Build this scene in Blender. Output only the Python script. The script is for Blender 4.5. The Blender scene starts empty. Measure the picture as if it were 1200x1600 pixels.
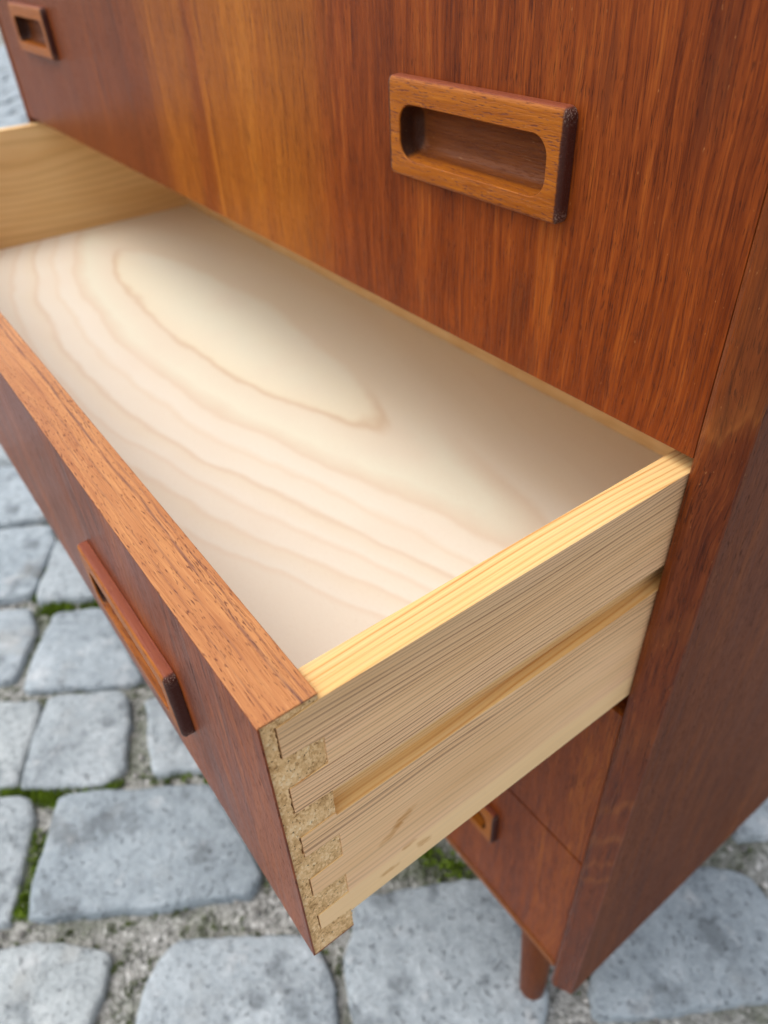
import bpy, bmesh, math, random
from mathutils import Vector, Matrix, noise as mnoise
random.seed(7)
R = math.radians
SC = bpy.context.scene

# ------------------------------------------------------------------ camera, light, exposure
GZ = 0.78                       # height of the upper drawer's lower edge above the ground
CAM_POS = (0.13407, -0.25440, 0.18824 + GZ)
cam_d = bpy.data.cameras.new('camera')
cam = bpy.data.objects.new('camera', cam_d)
SC.collection.objects.link(cam)
cam.location = CAM_POS
cam.rotation_euler = (0.884477, 0.040747, 0.932788)
cam_d.sensor_fit = 'VERTICAL'
cam_d.sensor_height = 24.0
cam_d.lens = 24.0 * 1156.86 / 1600.0
cam_d.clip_start = 0.01
cam_d.clip_end = 500
cam_d.dof.use_dof = True
cam_d.dof.focus_distance = 0.288
cam_d.dof.aperture_fstop = 6.0
SC.camera = cam

SUN_EL, SUN_AZ = 64, 234        # azimuth of the direction the light comes from, degrees from +X counter-clockwise
world = bpy.data.worlds.new('World')
SC.world = world
world.use_nodes = True
wn = world.node_tree
wn.nodes.clear()
sky = wn.nodes.new('ShaderNodeTexSky')
sky.sky_type = 'NISHITA'
sky.sun_disc = False
sky.sun_elevation = R(SUN_EL)
sky.sun_rotation = R(90 - SUN_AZ)
sky.air_density = 1.0
sky.dust_density = 3.0
sky.ozone_density = 1.0
bg = wn.nodes.new('ShaderNodeBackground')
bg.inputs['Strength'].default_value = 0.15
wo = wn.nodes.new('ShaderNodeOutputWorld')
hs = wn.nodes.new('ShaderNodeHueSaturation')      # thin high cloud: the whole sky is paler than clear blue
hs.inputs['Saturation'].default_value = 0.32
wn.links.new(sky.outputs[0], hs.inputs['Color'])
wn.links.new(hs.outputs[0], bg.inputs['Color'])
wn.links.new(bg.outputs[0], wo.inputs['Surface'])

sun_d = bpy.data.lights.new('sun', 'SUN')
sun_d.energy = 0.8
sun_d.angle = R(75)
sun_d.color = (1.0, 0.93, 0.84)
sun = bpy.data.objects.new('sun', sun_d)
SC.collection.objects.link(sun)
sd = Vector((math.cos(R(SUN_EL)) * math.cos(R(SUN_AZ)), math.cos(R(SUN_EL)) * math.sin(R(SUN_AZ)), math.sin(R(SUN_EL))))
sun.rotation_euler = sd.to_track_quat('Z', 'Y').to_euler()
sun.location = sd * 8

SC.view_settings.view_transform = 'Standard'
SC.view_settings.look = 'None'
SC.view_settings.exposure = 0.76
SC.view_settings.gamma = 1.0
SC.view_settings.use_curve_mapping = False
SC.render.engine = 'CYCLES'
SC.cycles.max_bounces = 8
SC.cycles.diffuse_bounces = 4
SC.cycles.sample_clamp_indirect = 4
SC.cycles.use_denoising = True

# ------------------------------------------------------------------ dimensions (photo frame: x right, y into the case, z up from the upper drawer's lower edge)
W = 0.9786                      # clear width between the side panels
Z1, Z2, Z3 = -0.1835, -0.3689, -0.5550
ZTOP = 0.184
DEPTH = 0.41
ZB = -0.5960                    # lower end of the side panels
PULL = -0.2130                  # front face of the pulled-out drawer
ROOT = Vector((-W / 2, DEPTH / 2, 0.0))   # dresser origin on the ground (world)

# ------------------------------------------------------------------ node helpers
class NT:
    def __init__(s, name):
        s.m = bpy.data.materials.new(name); s.m.use_nodes = True
        s.t = s.m.node_tree; s.t.nodes.clear()
        s.out = s.n('ShaderNodeOutputMaterial'); s.b = s.n('ShaderNodeBsdfPrincipled')
        s.l(s.b.outputs[0], s.out.inputs[0])
    def n(s, typ, **k):
        o = s.t.nodes.new(typ)
        for a, v in k.items(): setattr(o, a, v)
        return o
    def l(s, a, b): s.t.links.new(a, b)
    def put(s, v, sock):
        if hasattr(v, 'is_output') or isinstance(v, bpy.types.NodeSocket): s.l(v, sock)
        else: sock.default_value = v
    def math(s, op, a, b=0.0, c=None, clamp=False):
        o = s.n('ShaderNodeMath', operation=op, use_clamp=clamp)
        s.put(a, o.inputs[0]); s.put(b, o.inputs[1])
        if c is not None: s.put(c, o.inputs[2])
        return o.outputs[0]
    def add(s, a, b): return s.math('ADD', a, b)
    def mul(s, a, b): return s.math('MULTIPLY', a, b)
    def sub(s, a, b): return s.math('SUBTRACT', a, b)
    def step(s, v, lo, hi, a=0.0, b=1.0):
        o = s.n('ShaderNodeMapRange', interpolation_type='SMOOTHSTEP')
        s.put(v, o.inputs[0]); s.put(lo, o.inputs[1]); s.put(hi, o.inputs[2]); s.put(a, o.inputs[3]); s.put(b, o.inputs[4])
        return o.outputs[0]
    def xyz(s, v):
        o = s.n('ShaderNodeSeparateXYZ'); s.l(v, o.inputs[0]); return o.outputs
    def vec(s, x, y, z):
        o = s.n('ShaderNodeCombineXYZ'); s.put(x, o.inputs[0]); s.put(y, o.inputs[1]); s.put(z, o.inputs[2]); return o.outputs[0]
    def vadd(s, a, b):
        o = s.n('ShaderNodeVectorMath', operation='ADD'); s.put(a, o.inputs[0]); s.put(b, o.inputs[1]); return o.outputs[0]
    def vmul(s, a, b):
        o = s.n('ShaderNodeVectorMath', operation='MULTIPLY'); s.put(a, o.inputs[0]); s.put(b, o.inputs[1]); return o.outputs[0]
    def noise(s, v, scale=1.0, detail=2.0, rough=0.5, dist=0.0, col=False):
        o = s.n('ShaderNodeTexNoise'); s.l(v, o.inputs['Vector'])
        o.inputs['Scale'].default_value = scale; o.inputs['Detail'].default_value = detail
        o.inputs['Roughness'].default_value = rough; o.inputs['Distortion'].default_value = dist
        return o.outputs['Color' if col else 'Fac']
    def voro(s, v, scale=1.0, feature='F1', rnd=1.0):
        o = s.n('ShaderNodeTexVoronoi', feature=feature); s.l(v, o.inputs['Vector'])
        o.inputs['Scale'].default_value = scale; o.inputs['Randomness'].default_value = rnd
        return o.outputs
    def ramp(s, v, stops, interp='LINEAR'):
        o = s.n('ShaderNodeValToRGB'); s.l(v, o.inputs[0]); e = o.color_ramp; e.interpolation = interp
        while len(e.elements) < len(stops): e.elements.new(0.5)
        for k, (p, c) in enumerate(stops):
            e.elements[k].position = p
            e.elements[k].color = (c, c, c, 1) if isinstance(c, (int, float)) else (*c, 1)
        return o.outputs[0]
    def mix(s, f, a, b, mode='MIX'):
        o = s.n('ShaderNodeMix', data_type='RGBA', blend_type=mode)
        s.put(f, o.inputs[0])
        for v, k in ((a, 6), (b, 7)):
            s.put((*v, 1) if isinstance(v, tuple) and len(v) == 3 else v, o.inputs[k])
        return o.outputs[2]
    def bump(s, h, strength, dist):
        o = s.n('ShaderNodeBump'); s.put(h, o.inputs['Height'])
        o.inputs['Strength'].default_value = strength; o.inputs['Distance'].default_value = dist
        s.l(o.outputs[0], s.b.inputs['Normal'])
    def set(s, col=None, rough=None, spec=None, coat=None, coatr=None):
        for k, v in (('Base Color', col), ('Roughness', rough), ('Specular IOR Level', spec), ('Coat Weight', coat), ('Coat Roughness', coatr)):
            if v is not None: s.put((*v, 1) if isinstance(v, tuple) and len(v) == 3 else v, s.b.inputs[k])
        return s.m

dresser = bpy.data.objects.new('dresser', None)
SC.collection.objects.link(dresser)
dresser.location = ROOT
dresser['label'] = 'reddish brown teak chest of drawers with one drawer pulled open, standing on cobblestones'
dresser['category'] = 'chest of drawers'

def P(s, own=False):
    """coordinates that stay with the furniture: the dresser's frame shifted to the photo frame, or the object's own"""
    tc = s.n('ShaderNodeTexCoord')
    if own:
        oi = s.n('ShaderNodeObjectInfo')
        return s.vadd(tc.outputs['Object'], s.vmul(s.vec(oi.outputs['Random'], oi.outputs['Random'], oi.outputs['Random']), (13.1, 7.7, 5.3)))
    tc.object = dresser
    return s.vadd(tc.outputs['Object'], tuple(ROOT - Vector((0, 0, GZ))))

FIG = ((0.0220, 0.0045, 0.55), (0.0280, 0.010, 0.30), (-0.275, 0.010, .5), (-0.318, 0.010, .5), (-0.352, 0.006, .4), (-0.374, 0.008, .5), (-0.105, 0.02, .2), (-0.2, .03, .2))
def teak(name, along='z', tone='red', own=False, gloss=0.36, bands=False, ends=False, warm=1.0, facing=False, spec=0.17, figure=False):
    s = NT(name); p = P(s, own); x, y, z = s.xyz(p)[0:3]
    if along == 'z': a, c, g = x, y, z
    elif along == 'x': a, c, g = y, z, x
    else: a, c, g = x, z, y
    # gentle waver of the grain
    wv = s.noise(s.vec(s.mul(a, 14), s.mul(c, 14), s.mul(g, 5)), 1, 2)
    wv2 = s.noise(s.vec(s.mul(a, 60), s.mul(c, 60), s.mul(g, 14)), 1, 2)
    a2 = s.add(a, s.add(s.mul(s.sub(wv, 0.5), 0.018), s.mul(s.sub(wv2, 0.5), 0.0035)))
    broad = s.noise(s.vec(s.mul(a2, 26), s.mul(c, 26), s.mul(g, 1.6)), 1, 3, 0.6)
    mid = s.noise(s.vec(s.mul(a2, 150), s.mul(c, 120), s.mul(g, 5)), 1, 4, 0.62)
    fine = s.noise(s.vec(s.mul(a2, 760), s.mul(c, 600), s.mul(g, 24)), 1, 3, 0.65)
    flame = s.noise(s.vec(s.mul(a2, 360), s.mul(c, 300), s.mul(g, 42)), 1, 3, 0.6)
    v = s.add(s.add(s.mul(broad, 0.42), s.mul(mid, 0.32)), s.add(s.mul(fine, 0.36), s.mul(flame, 0.24)))
    v = s.sub(v, 0.17)
    pal = {'deep': [(0.26, (0.055, 0.010, 0.003)), (0.42, (0.112, 0.022, 0.005)), (0.56, (0.180, 0.038, 0.007)), (0.74, (0.30, 0.082, 0.015))],
           'red': [(0.28, (0.066, 0.0105, 0.003)), (0.42, (0.142, 0.0265, 0.0048)), (0.54, (0.238, 0.049, 0.0072)), (0.70, (0.39, 0.108, 0.015))],
           'brown': [(0.28, (0.072, 0.017, 0.005)), (0.45, (0.136, 0.034, 0.009)), (0.58, (0.190, 0.052, 0.013)), (0.75, (0.28, 0.086, 0.022))],
           'orange': [(0.22, (0.25, 0.075, 0.028)), (0.42, (0.42, 0.165, 0.060)), (0.58, (0.53, 0.235, 0.085)), (0.78, (0.64, 0.33, 0.14))],
           'rail': [(0.28, (0.14, 0.040, 0.012)), (0.45, (0.24, 0.075, 0.02)), (0.6, (0.32, 0.11, 0.03)), (0.78, (0.42, 0.17, 0.05))],
           'pull': [(0.28, (0.16, 0.040, 0.005)), (0.45, (0.29, 0.080, 0.008)), (0.6, (0.39, 0.120, 0.011)), (0.78, (0.50, 0.18, 0.022))]}[tone]
    col = s.ramp(v, pal)
    if bands:   # the lighter veneer leaf and its darker veins, left of the middle of the front
        xs = s.add(x, s.mul(z, -0.09))
        xw = s.add(xs, s.add(s.add(s.mul(s.sub(wv2, 0.5), 0.004), s.mul(s.sub(mid, 0.5), 0.045)), s.mul(s.sub(wv, .5), .014)))
        leaf = s.mul(s.step(xw, -0.58, -0.49), s.step(xw, -0.33, -0.262, 1.0, 0.0))
        vein = s.mul(s.step(xw, -0.478, -0.462), s.step(xw, -0.452, -0.432, 1.0, 0.0))
        vein2 = s.mul(s.step(xw, -0.372, -0.360), s.step(xw, -0.352, -0.345, 1.0, 0.0))
        m = s.mul(leaf, s.sub(1.0, s.add(s.mul(vein, 0.75), s.mul(vein2, 0.25))))
        amb = s.ramp(v, [(0.28, (0.185, 0.046, 0.007)), (0.42, (0.315, 0.090, 0.009)), (0.56, (0.41, 0.132, 0.012)), (0.72, (0.52, 0.19, 0.020))])
        col = s.mix(s.mul(m, 0.85), col, amb)
        # redder, quieter veneer at the far left
        far = s.step(xw, -0.56, -0.50, 1.0, 0.0)
        col = s.mix(s.mul(far, 0.55), col, (0.17, 0.046, 0.014))
        # dark mineral smudges in the grain
        for (sx, sz, rx, rz) in ((-0.112, 0.032, 0.0075, 0.020), (-0.098, 0.008, 0.0045, 0.018), (-0.075, 0.135, 0.006, 0.02), (-0.026, 0.14, 0.006, 0.03)):
            d = s.math('SQRT', s.add(s.math('POWER', s.mul(s.sub(a2, sx), 1 / rx), 2.0), s.math('POWER', s.mul(s.sub(z, sz), 1 / rz), 2.0)))
            k = s.mul(s.step(s.add(d, s.mul(s.sub(mid, .5), 1.6)), 0.3, 1.25, 1.0, 0.0), s.step(fine, .35, .65, .2, .8))
            col = s.mix(s.mul(k, 0.6), col, (0.055, 0.018, 0.010))
    # short open vessels give the face its combed look
    cb = s.noise(s.vec(s.mul(a2, 1150), s.mul(c, 1000), s.mul(g, 34)), 1, 2.5, 0.7)
    cm = s.noise(s.vec(s.mul(a2, 48), s.mul(c, 48), s.mul(g, 9)), 1, 3)
    col = s.mix(s.mul(s.step(cb, 0.53, 0.64), s.step(cm, 0.36, 0.62, 0.35, 0.8)), col, pal[0][1] if along != 'x' else pal[1][1])
    col = s.mix(s.step(cb, 0.30, 0.42, 0.34, 0.0), col, pal[3][1])
    if along == 'z':
        fg = s.noise(s.vec(s.mul(a2, 85), s.mul(c, 60), s.mul(g, 3.2)), 1, 4, 0.7, 0.6)
        col = s.mix(s.step(fg, 0.57, 0.68, 0.0, 0.28), col, pal[0][1])
    # pores: short dark dashes cut along the grain
    pn = s.noise(s.vec(s.mul(a2, 1900), s.mul(c, 1300), s.mul(g, 150)), 1, 1.5, 0.5)
    if along == 'x':
        pn = s.noise(s.vec(s.mul(a, 1700), s.mul(c, 1500), s.mul(g, 230)), 1, 1.0, 0.5)
    den = s.noise(s.vec(s.mul(a2, 170), s.mul(c, 150), s.mul(g, 9)), 1, 2)
    pore = s.step(s.add(pn, s.mul(s.sub(den, 0.5), 0.22)), 0.61, 0.70)
    col = s.mix(s.mul(pore, 0.6 if along != 'x' else 0.7), col, tuple(k * 0.36 for k in pal[0][1]) if along != 'x' else (0.09, 0.022, 0.022))
    if facing:  # dark growth lines along the top edge of the front
        w = s.add(y, s.mul(s.sub(s.noise(s.vec(0, 0, s.mul(x, 9)), 1, 3), 0.5), 0.006))
        for yy, wd, st in ((-0.1965, 0.0011, 0.5), (-0.1935, 0.0006, 0.3), (-0.2025, 0.0007, 0.16), (-0.2075, 0.0005, 0.14)):
            ln = s.math('ABSOLUTE', s.sub(w, yy))
            k = s.mul(s.step(ln, 0.0, wd, 1.0, 0.0), s.step(s.noise(s.vec(s.mul(y, 500), 0, s.mul(x, 45)), 1, 3), .35, .6, .2, 1))
            col = s.mix(s.mul(k, st + .25), col, (0.11, 0.045, 0.045))
    if figure:  # ripples of orange figure crossing the edge of the side panel
        zw = s.add(z, s.add(s.mul(s.sub(s.noise(s.vec(s.mul(x, 170), 0, s.mul(z, 20)), 1, 2), 0.5), 0.030), s.mul(s.add(x, -0.01), -1.2)))
        for (fz, fw, fs) in FIG:
            dd = s.math('ABSOLUTE', s.sub(zw, fz))
            kk = s.mul(s.step(dd, 0.0, fw, 1.0, 0.0), s.step(fine, 0.3, 0.6, 0.5, 1.0))
            col = s.mix(s.mul(kk, s.mul(s.step(mid, 0.3, 0.6, 0.4, 1.0), fs)), col, (0.30, 0.095, 0.020))
        up_ = s.step(zw, 0.008, 0.02)
        col = s.mix(s.mul(up_, 0.18), col, (0.23, 0.075, 0.020))
    # specks where the oil finish lifts off
    sp = s.noise(s.vec(s.mul(a2, 900), s.mul(c, 900), s.mul(g, 260)), 1, 2, 0.6)
    col = s.mix(s.step(sp, 0.70, 0.78, 0.0, 0.45), col, (0.62, 0.30, 0.11))
    if ends:    # bare outer end grain drinks the finish and is nearly black
        tc = s.n('ShaderNodeTexCoord'); ox, oy, oz = s.xyz(tc.outputs['Object'])[0:3]
        e = s.step(s.add(s.math('ABSOLUTE', ox), s.mul(s.sub(s.noise(tc.outputs['Object'], 420, 3), 0.5), 0.0011)), 0.0566, 0.0581)
        col = s.mix(s.mul(e, 0.9), col, (0.048, 0.014, 0.010))
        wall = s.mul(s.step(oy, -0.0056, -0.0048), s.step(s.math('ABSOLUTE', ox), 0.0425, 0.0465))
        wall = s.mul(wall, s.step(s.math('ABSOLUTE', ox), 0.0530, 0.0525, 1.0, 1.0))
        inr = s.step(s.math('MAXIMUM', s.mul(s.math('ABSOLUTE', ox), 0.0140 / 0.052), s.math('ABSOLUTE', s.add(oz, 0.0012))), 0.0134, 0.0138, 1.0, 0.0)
        edge = s.mul(s.step(oy, -0.0054, -0.0045), s.sub(1.0, inr))
        col = s.mix(s.mul(edge, 0.8), col, (0.21, 0.050, 0.032))
        col = s.mix(s.mul(e, 0.9), col, (0.048, 0.014, 0.010))
        col = s.mix(s.mul(s.mul(wall, inr), 0.93), col, (0.018, 0.007, 0.006))  # dark end grain of the recess walls, with their shadow painted in
        wn_ = s.mul(s.mul(e, s.step(s.math('ABSOLUTE', oz), 0.0145, 0.0215)), s.step(s.noise(tc.outputs['Object'], 1500, 3, 0.7), 0.50, 0.64))
        col = s.mix(s.mul(wn_, 0.6), col, (0.42, 0.30, 0.24))
        deep = s.mul(s.step(oy, 0.0005, 0.003), s.sub(1.0, s.mul(wall, 0.8)))       # recess floor: browner wood, with the shade under the rim painted in
        col = s.mix(s.mul(deep, 0.85), col, s.ramp(v, [(0.3, (0.075, 0.018, 0.006)), (0.7, (0.20, 0.056, 0.014))]))
        sc = s.noise(s.vmul(tc.outputs['Object'], (160, 900, 1300)), 1, 4, 0.7)
        col = s.mix(s.step(sc, 0.64, 0.74, 0, 0.35), col, (0.66, 0.38, 0.17))
        sc2 = s.noise(s.vadd(s.vmul(tc.outputs['Object'], (110, 600, 1000)), (9, 4, 2)), 1, 4, 0.7)
        col = s.mix(s.step(sc2, 0.66, 0.73, 0, 0.6), col, (0.10, 0.035, 0.018))
    h = s.add(s.mul(s.add(pore, s.step(cb, .5, .68)), -0.6), s.add(s.mul(fine, 0.5), s.mul(mid, 0.3)))
    s.bump(h, 0.55, 0.00035)
    rg = s.add(gloss, s.mul(s.sub(mid, 0.5), 0.25))
    rg = s.add(rg, s.mul(pore, 0.2))
    return s.set(col, rg, spec)

def pine(name, mode='side'):
    s = NT(name); p = P(s); x, y, z = s.xyz(p)[0:3]
    lw = s.noise(s.vec(s.mul(x, 8), s.mul(y, 3.2), s.mul(z, 8)), 1, 2)
    lw2 = s.noise(s.vec(s.mul(x, 90), s.mul(y, 8), s.mul(z, 90)), 1, 2)
    if mode == 'far':
        # plain-sawn board with a knot: rings bend round it
        dy = s.mul(s.add(y, 0.055), 11); dz = s.mul(s.add(z, 0.060), 26)
        kn = s.math('DIVIDE', 1.0, s.add(1.0, s.add(s.mul(dy, dy), s.mul(dz, dz))))
        q = s.add(s.add(s.mul(z, 90), s.mul(kn, 2.2)), s.add(s.mul(s.sub(lw, .5), 4.0), s.mul(y, 3)))
    else:
        # quarter-sawn: tight lines on the face, wider ones on the edge
        q = s.add(s.mul(x, 330), s.mul(z, 400))
        q = s.add(q, s.mul(s.math('POWER', s.math('ABSOLUTE', s.add(z, 0.045)), 2.0), 900))
        q = s.add(q, s.add(s.mul(s.sub(lw, 0.5), 9.0), s.add(s.mul(s.sub(lw2, 0.5), 0.7), s.mul(s.sub(s.noise(s.vec(0, s.mul(y, 0.6), s.mul(z, 190)), 1, 2), 0.5), 1.9))))
    fr = s.math('FRACT', q)
    ring = s.ramp(fr, [(0.0, 0.15), (0.22, 0.0), (0.58, 0.12), (0.80, 1.0), (0.90, 0.9), (1.0, 0.15)])
    fr2 = s.math('FRACT', s.add(s.mul(q, 2.37), 0.3))
    ring = s.math('MAXIMUM', ring, s.mul(s.ramp(fr2, [(0.3, 0.0), (0.7, 0.6), (0.9, 0.0)]), 0.75 if mode != 'far' else 0.0))
    amp = s.noise(s.vec(0, s.mul(y, 1.5), s.mul(s.math('FLOOR', q), 0.71)), 1, 2)
    ring = s.mul(ring, s.step(amp, 0.30, 0.68, 0.35, 1.0))
    fib = s.noise(s.vec(s.mul(x, 1300), s.mul(y, 25), s.mul(z, 1300)), 1, 3, 0.65)
    patch = s.noise(s.vec(s.mul(x, 30), s.mul(y, 6), s.mul(z, 30)), 1, 3)
    if mode == 'far':
        base = s.ramp(patch, [(0.3, (0.76, 0.46, 0.18)), (0.7, (0.88, 0.60, 0.28))])
        dark = (0.58, 0.31, 0.10); k = 0.5
    else:
        base = s.ramp(patch, [(0.3, (0.80, 0.475, 0.225)), (0.5, (0.90, 0.56, 0.29)), (0.7, (0.94, 0.58, 0.33))])
        # lower sapwood stripe, pale and almost without lines; it wanders a little
        zz = s.add(z, s.mul(s.sub(s.noise(s.vec(0, s.mul(y, 10), 0), 1, 3), 0.5), 0.006))
        sap = s.step(zz, -0.147, -0.1425, 1.0, 0.0)
        base = s.mix(s.mul(sap, 0.45), base, (0.97, 0.69, 0.34))
        ring = s.mul(ring, s.sub(1.0, s.mul(sap, 0.82)))
        # upper part has the tight dark lines, lower part is quieter
        low = s.step(z, -0.118, -0.083, 0.35, 1.0)
        ring = s.mul(ring, low)
        # freshly planed edges (top and the groove) keep the yellow of new pine; the groove is lightened too
        ge = s.n('ShaderNodeNewGeometry')
        tcn = s.n('ShaderNodeTexCoord'); nz = s.xyz(tcn.outputs['Normal'])[2]
        up = s.step(nz, 0.5, 0.9)
        inn = s.math('MULTIPLY', s.step(x, -0.0008, -0.0016), s.step(x, -0.014, -0.012))
        ym = s.math('MAXIMUM', up, s.mul(inn, 0.7))
        base = s.mix(s.mul(inn, 0.5), base, (0.98, 0.76, 0.44))  # light on the groove's ledge, painted into the base colour
        base = s.mix(s.mul(ym, 0.9), base, s.ramp(patch, [(0.3, (0.74, 0.44, 0.14)), (0.6, (0.82, 0.54, 0.21))]))
        dark = s.mix(s.mul(ym, 1.0), (0.235, 0.088, 0.030), (0.54, 0.21, 0.035)); k = 0.92
    col = s.mix(s.mul(ring, k), base, dark)
    col = s.mix(s.step(fib, 0.35, 0.75, 0.0, 0.22), col, (0.72, 0.55, 0.34))
    if mode != 'far':
        # glue and oil stains near the dovetails
        for (sy, sz, ry, rz, tl) in ((-0.1600, -0.1175, 0.0080, 0.0034, -0.45), (-0.1670, -0.1235, 0.0085, 0.0030, -0.5), (-0.1570, -0.1440, 0.0050, 0.0022, 0.0),
                                     (-0.1490, -0.1520, 0.0045, 0.0035, 0.2), (-0.1690, -0.1540, 0.006, 0.002, 0.0)):
            yy = s.sub(y, sy); zz2 = s.sub(s.sub(z, sz), s.mul(yy, -tl))
            d = s.math('SQRT', s.add(s.math('POWER', s.mul(yy, 1 / ry), 2.0), s.math('POWER', s.mul(zz2, 1 / rz), 2.0)))
            kk = s.step(s.add(d, s.mul(s.sub(s.noise(p, 260, 3), .5), 1.4)), 0.45, 1.15, 1.0, 0.0)
            kk = s.mul(s.mul(kk, s.step(x, -0.004, -0.001)), s.step(s.noise(s.vec(0, s.mul(y, 60), s.mul(z, 900)), 1, 3, .7), .35, .62, .25, 1.0))
            col = s.mix(s.mul(kk, 0.7), col, (0.52, 0.225, 0.045))
        # the weathered outer face is a touch greyer near the top edge
        gr = s.mul(s.step(z, -0.036, -0.010), s.step(x, -0.001, -0.0004))
        col = s.mix(s.mul(gr, 0.18), col, (0.20, 0.15, 0.085))
    s.bump(s.add(s.mul(ring, -0.6), s.mul(fib, 0.6)), 0.5, 0.00025)
    return s.set(col, 0.62, 0.35)

def birch(name):
    s = NT(name); p = P(s); x, y, z = s.xyz(p)[0:3]
    n1 = s.sub(s.noise(s.vec(s.mul(x, 7), s.mul(y, 14), 0), 1, 3), 0.5)
    n2 = s.sub(s.noise(s.vec(s.mul(x, 38), s.mul(y, 60), 3), 1, 3, 0.55), 0.5)
    dy = s.sub(y, 0.035); dx = s.add(x, 0.57)
    ady = s.sub(s.math('SQRT', s.add(s.mul(dy, dy), 0.0003)), 0.006)
    q = s.add(ady, s.mul(s.mul(dx, dx), 0.52))
    q = s.add(q, s.add(s.mul(n1, 0.030), s.mul(n2, 0.0055)))
    # hook where the rings turn under the right-hand side
    hk = s.mul(s.step(x, -0.235, -0.10), s.step(y, -0.09, 0.03))
    q = s.sub(q, s.mul(hk, 0.030))
    t = s.mul(q, 1 / 0.26)
    A, B, C_ = (0.775, 0.745, 0.605), (0.765, 0.68, 0.545), (0.66, 0.51, 0.36)
    E_, F_ = (0.775, 0.70, 0.58), (0.79, 0.735, 0.63)
    def pos(v): return v / 0.26
    st = [(pos(0.012), A), (pos(0.048), (0.80, 0.73, 0.565)), (pos(0.0535), C_), (pos(0.0575), B), (pos(0.084), A), (pos(0.100), (0.72, 0.60, 0.465)), (pos(0.104), E_),
          (pos(0.120), F_), (pos(0.1265), (0.75, 0.645, 0.51)), (pos(0.130), E_), (pos(0.146), F_), (pos(0.1505), (0.70, 0.575, 0.44)), (pos(0.155), B), (pos(0.170), F_),
          (pos(0.175), (0.745, 0.635, 0.505)), (pos(0.179), E_), (pos(0.193), F_), (pos(0.197), (0.735, 0.62, 0.485)), (pos(0.201), B), (pos(0.216), F_), (pos(0.219), (0.745, 0.635, 0.505)), (pos(0.224), E_)]
    col = s.ramp(t, st)
    soft = s.ramp(t, [(pos(0.044), (0.785, 0.75, 0.62)), (pos(0.056), (0.76, 0.665, 0.52)), (pos(0.10), (0.79, 0.70, 0.56)), (pos(0.12), (0.765, 0.66, 0.51)), (pos(0.2), (0.76, 0.645, 0.49))])
    back = s.step(s.add(dy, s.mul(dx, -0.06)), -0.002, 0.030, 0.0, 0.9)       # rings fade out on the far half of the sheet
    col = s.mix(back, col, soft)
    fl = s.noise(s.vec(s.mul(x, 60), s.mul(y, 700), 0), 1, 3, 0.6)
    col = s.mix(s.step(fl, 0.35, 0.75, 0.0, 0.14), col, (0.75, 0.645, 0.51))
    fl2 = s.noise(s.vec(s.mul(x, 240), s.mul(y, 1900), 1), 1, 3, 0.7)
    col = s.mix(s.step(fl2, 0.50, 0.72, 0.0, 0.22), col, (0.58, 0.44, 0.30))
    pk = s.noise(s.vec(s.mul(x, 12), s.mul(y, 12), 5), 1, 3)
    col = s.mix(s.step(pk, 0.45, 0.75, 0.0, 0.35), col, (0.76, 0.65, 0.53))
    fk = s.noise(s.vec(s.mul(x, 260), s.mul(y, 900), 0), 1, 2)
    col = s.mix(s.step(fk, 0.70, 0.76, 0.0, 0.22), col, (0.50, 0.35, 0.22))
    s.bump(fl, 0.2, 0.0002)
    return s.set(col, 0.5, 0.35)

def chipboard(name):
    s = NT(name); p = P(s)
    pv = s.vmul(p, (1, 1, 1))
    d = s.noise(pv, 330, 3, 0.6, col=True)
    w = s.vadd(s.vmul(pv, (1.0, 1.0, 1.0)), s.vmul(d, (0.0022, 0.0022, 0.0022)))
    vo = s.voro(s.vmul(w, (1.0, 1.25, 0.8)), 780)
    shade = s.noise(s.vmul(vo['Color'], (7, 7, 7)), 1, 0)
    fib = s.noise(s.vmul(w, (2200, 2600, 700)), 1, 3, 0.7)
    big = s.noise(p, 90, 3, 0.6)
    v = s.add(s.add(s.mul(shade, 0.45), s.mul(fib, 0.4)), s.mul(s.sub(big, 0.5), 0.5))
    col = s.ramp(v, [(0.20, (0.33, 0.17, 0.06)), (0.35, (0.68, 0.41, 0.18)), (0.50, (0.90, 0.60, 0.31)), (0.66, (0.97, 0.76, 0.48))])
    y, z = s.xyz(p)[1:3]
    # resin-darkened line behind the veneer and browner glue near the top corner
    ed = s.step(y, -0.2122, -0.2098, 1.0, 0.0)
    col = s.mix(s.mul(ed, 0.28), col, (0.26, 0.12, 0.03))
    gl = s.mul(s.step(z, -0.03, -0.012), s.step(big, 0.4, 0.6))
    col = s.mix(s.mul(gl, 0.35), col, (0.22, 0.11, 0.03))
    hole = s.step(s.noise(w, 900, 2, 0.5), 0.66, 0.74)
    col = s.mix(s.mul(hole, 0.85), col, (0.035, 0.018, 0.008))
    s.bump(s.add(s.add(s.mul(v, 1.0), s.mul(hole, -1.6)), s.mul(vo['Distance'], .3)), 1.0, 0.0007)
    return s.set(col, 0.85, 0.2)

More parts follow.
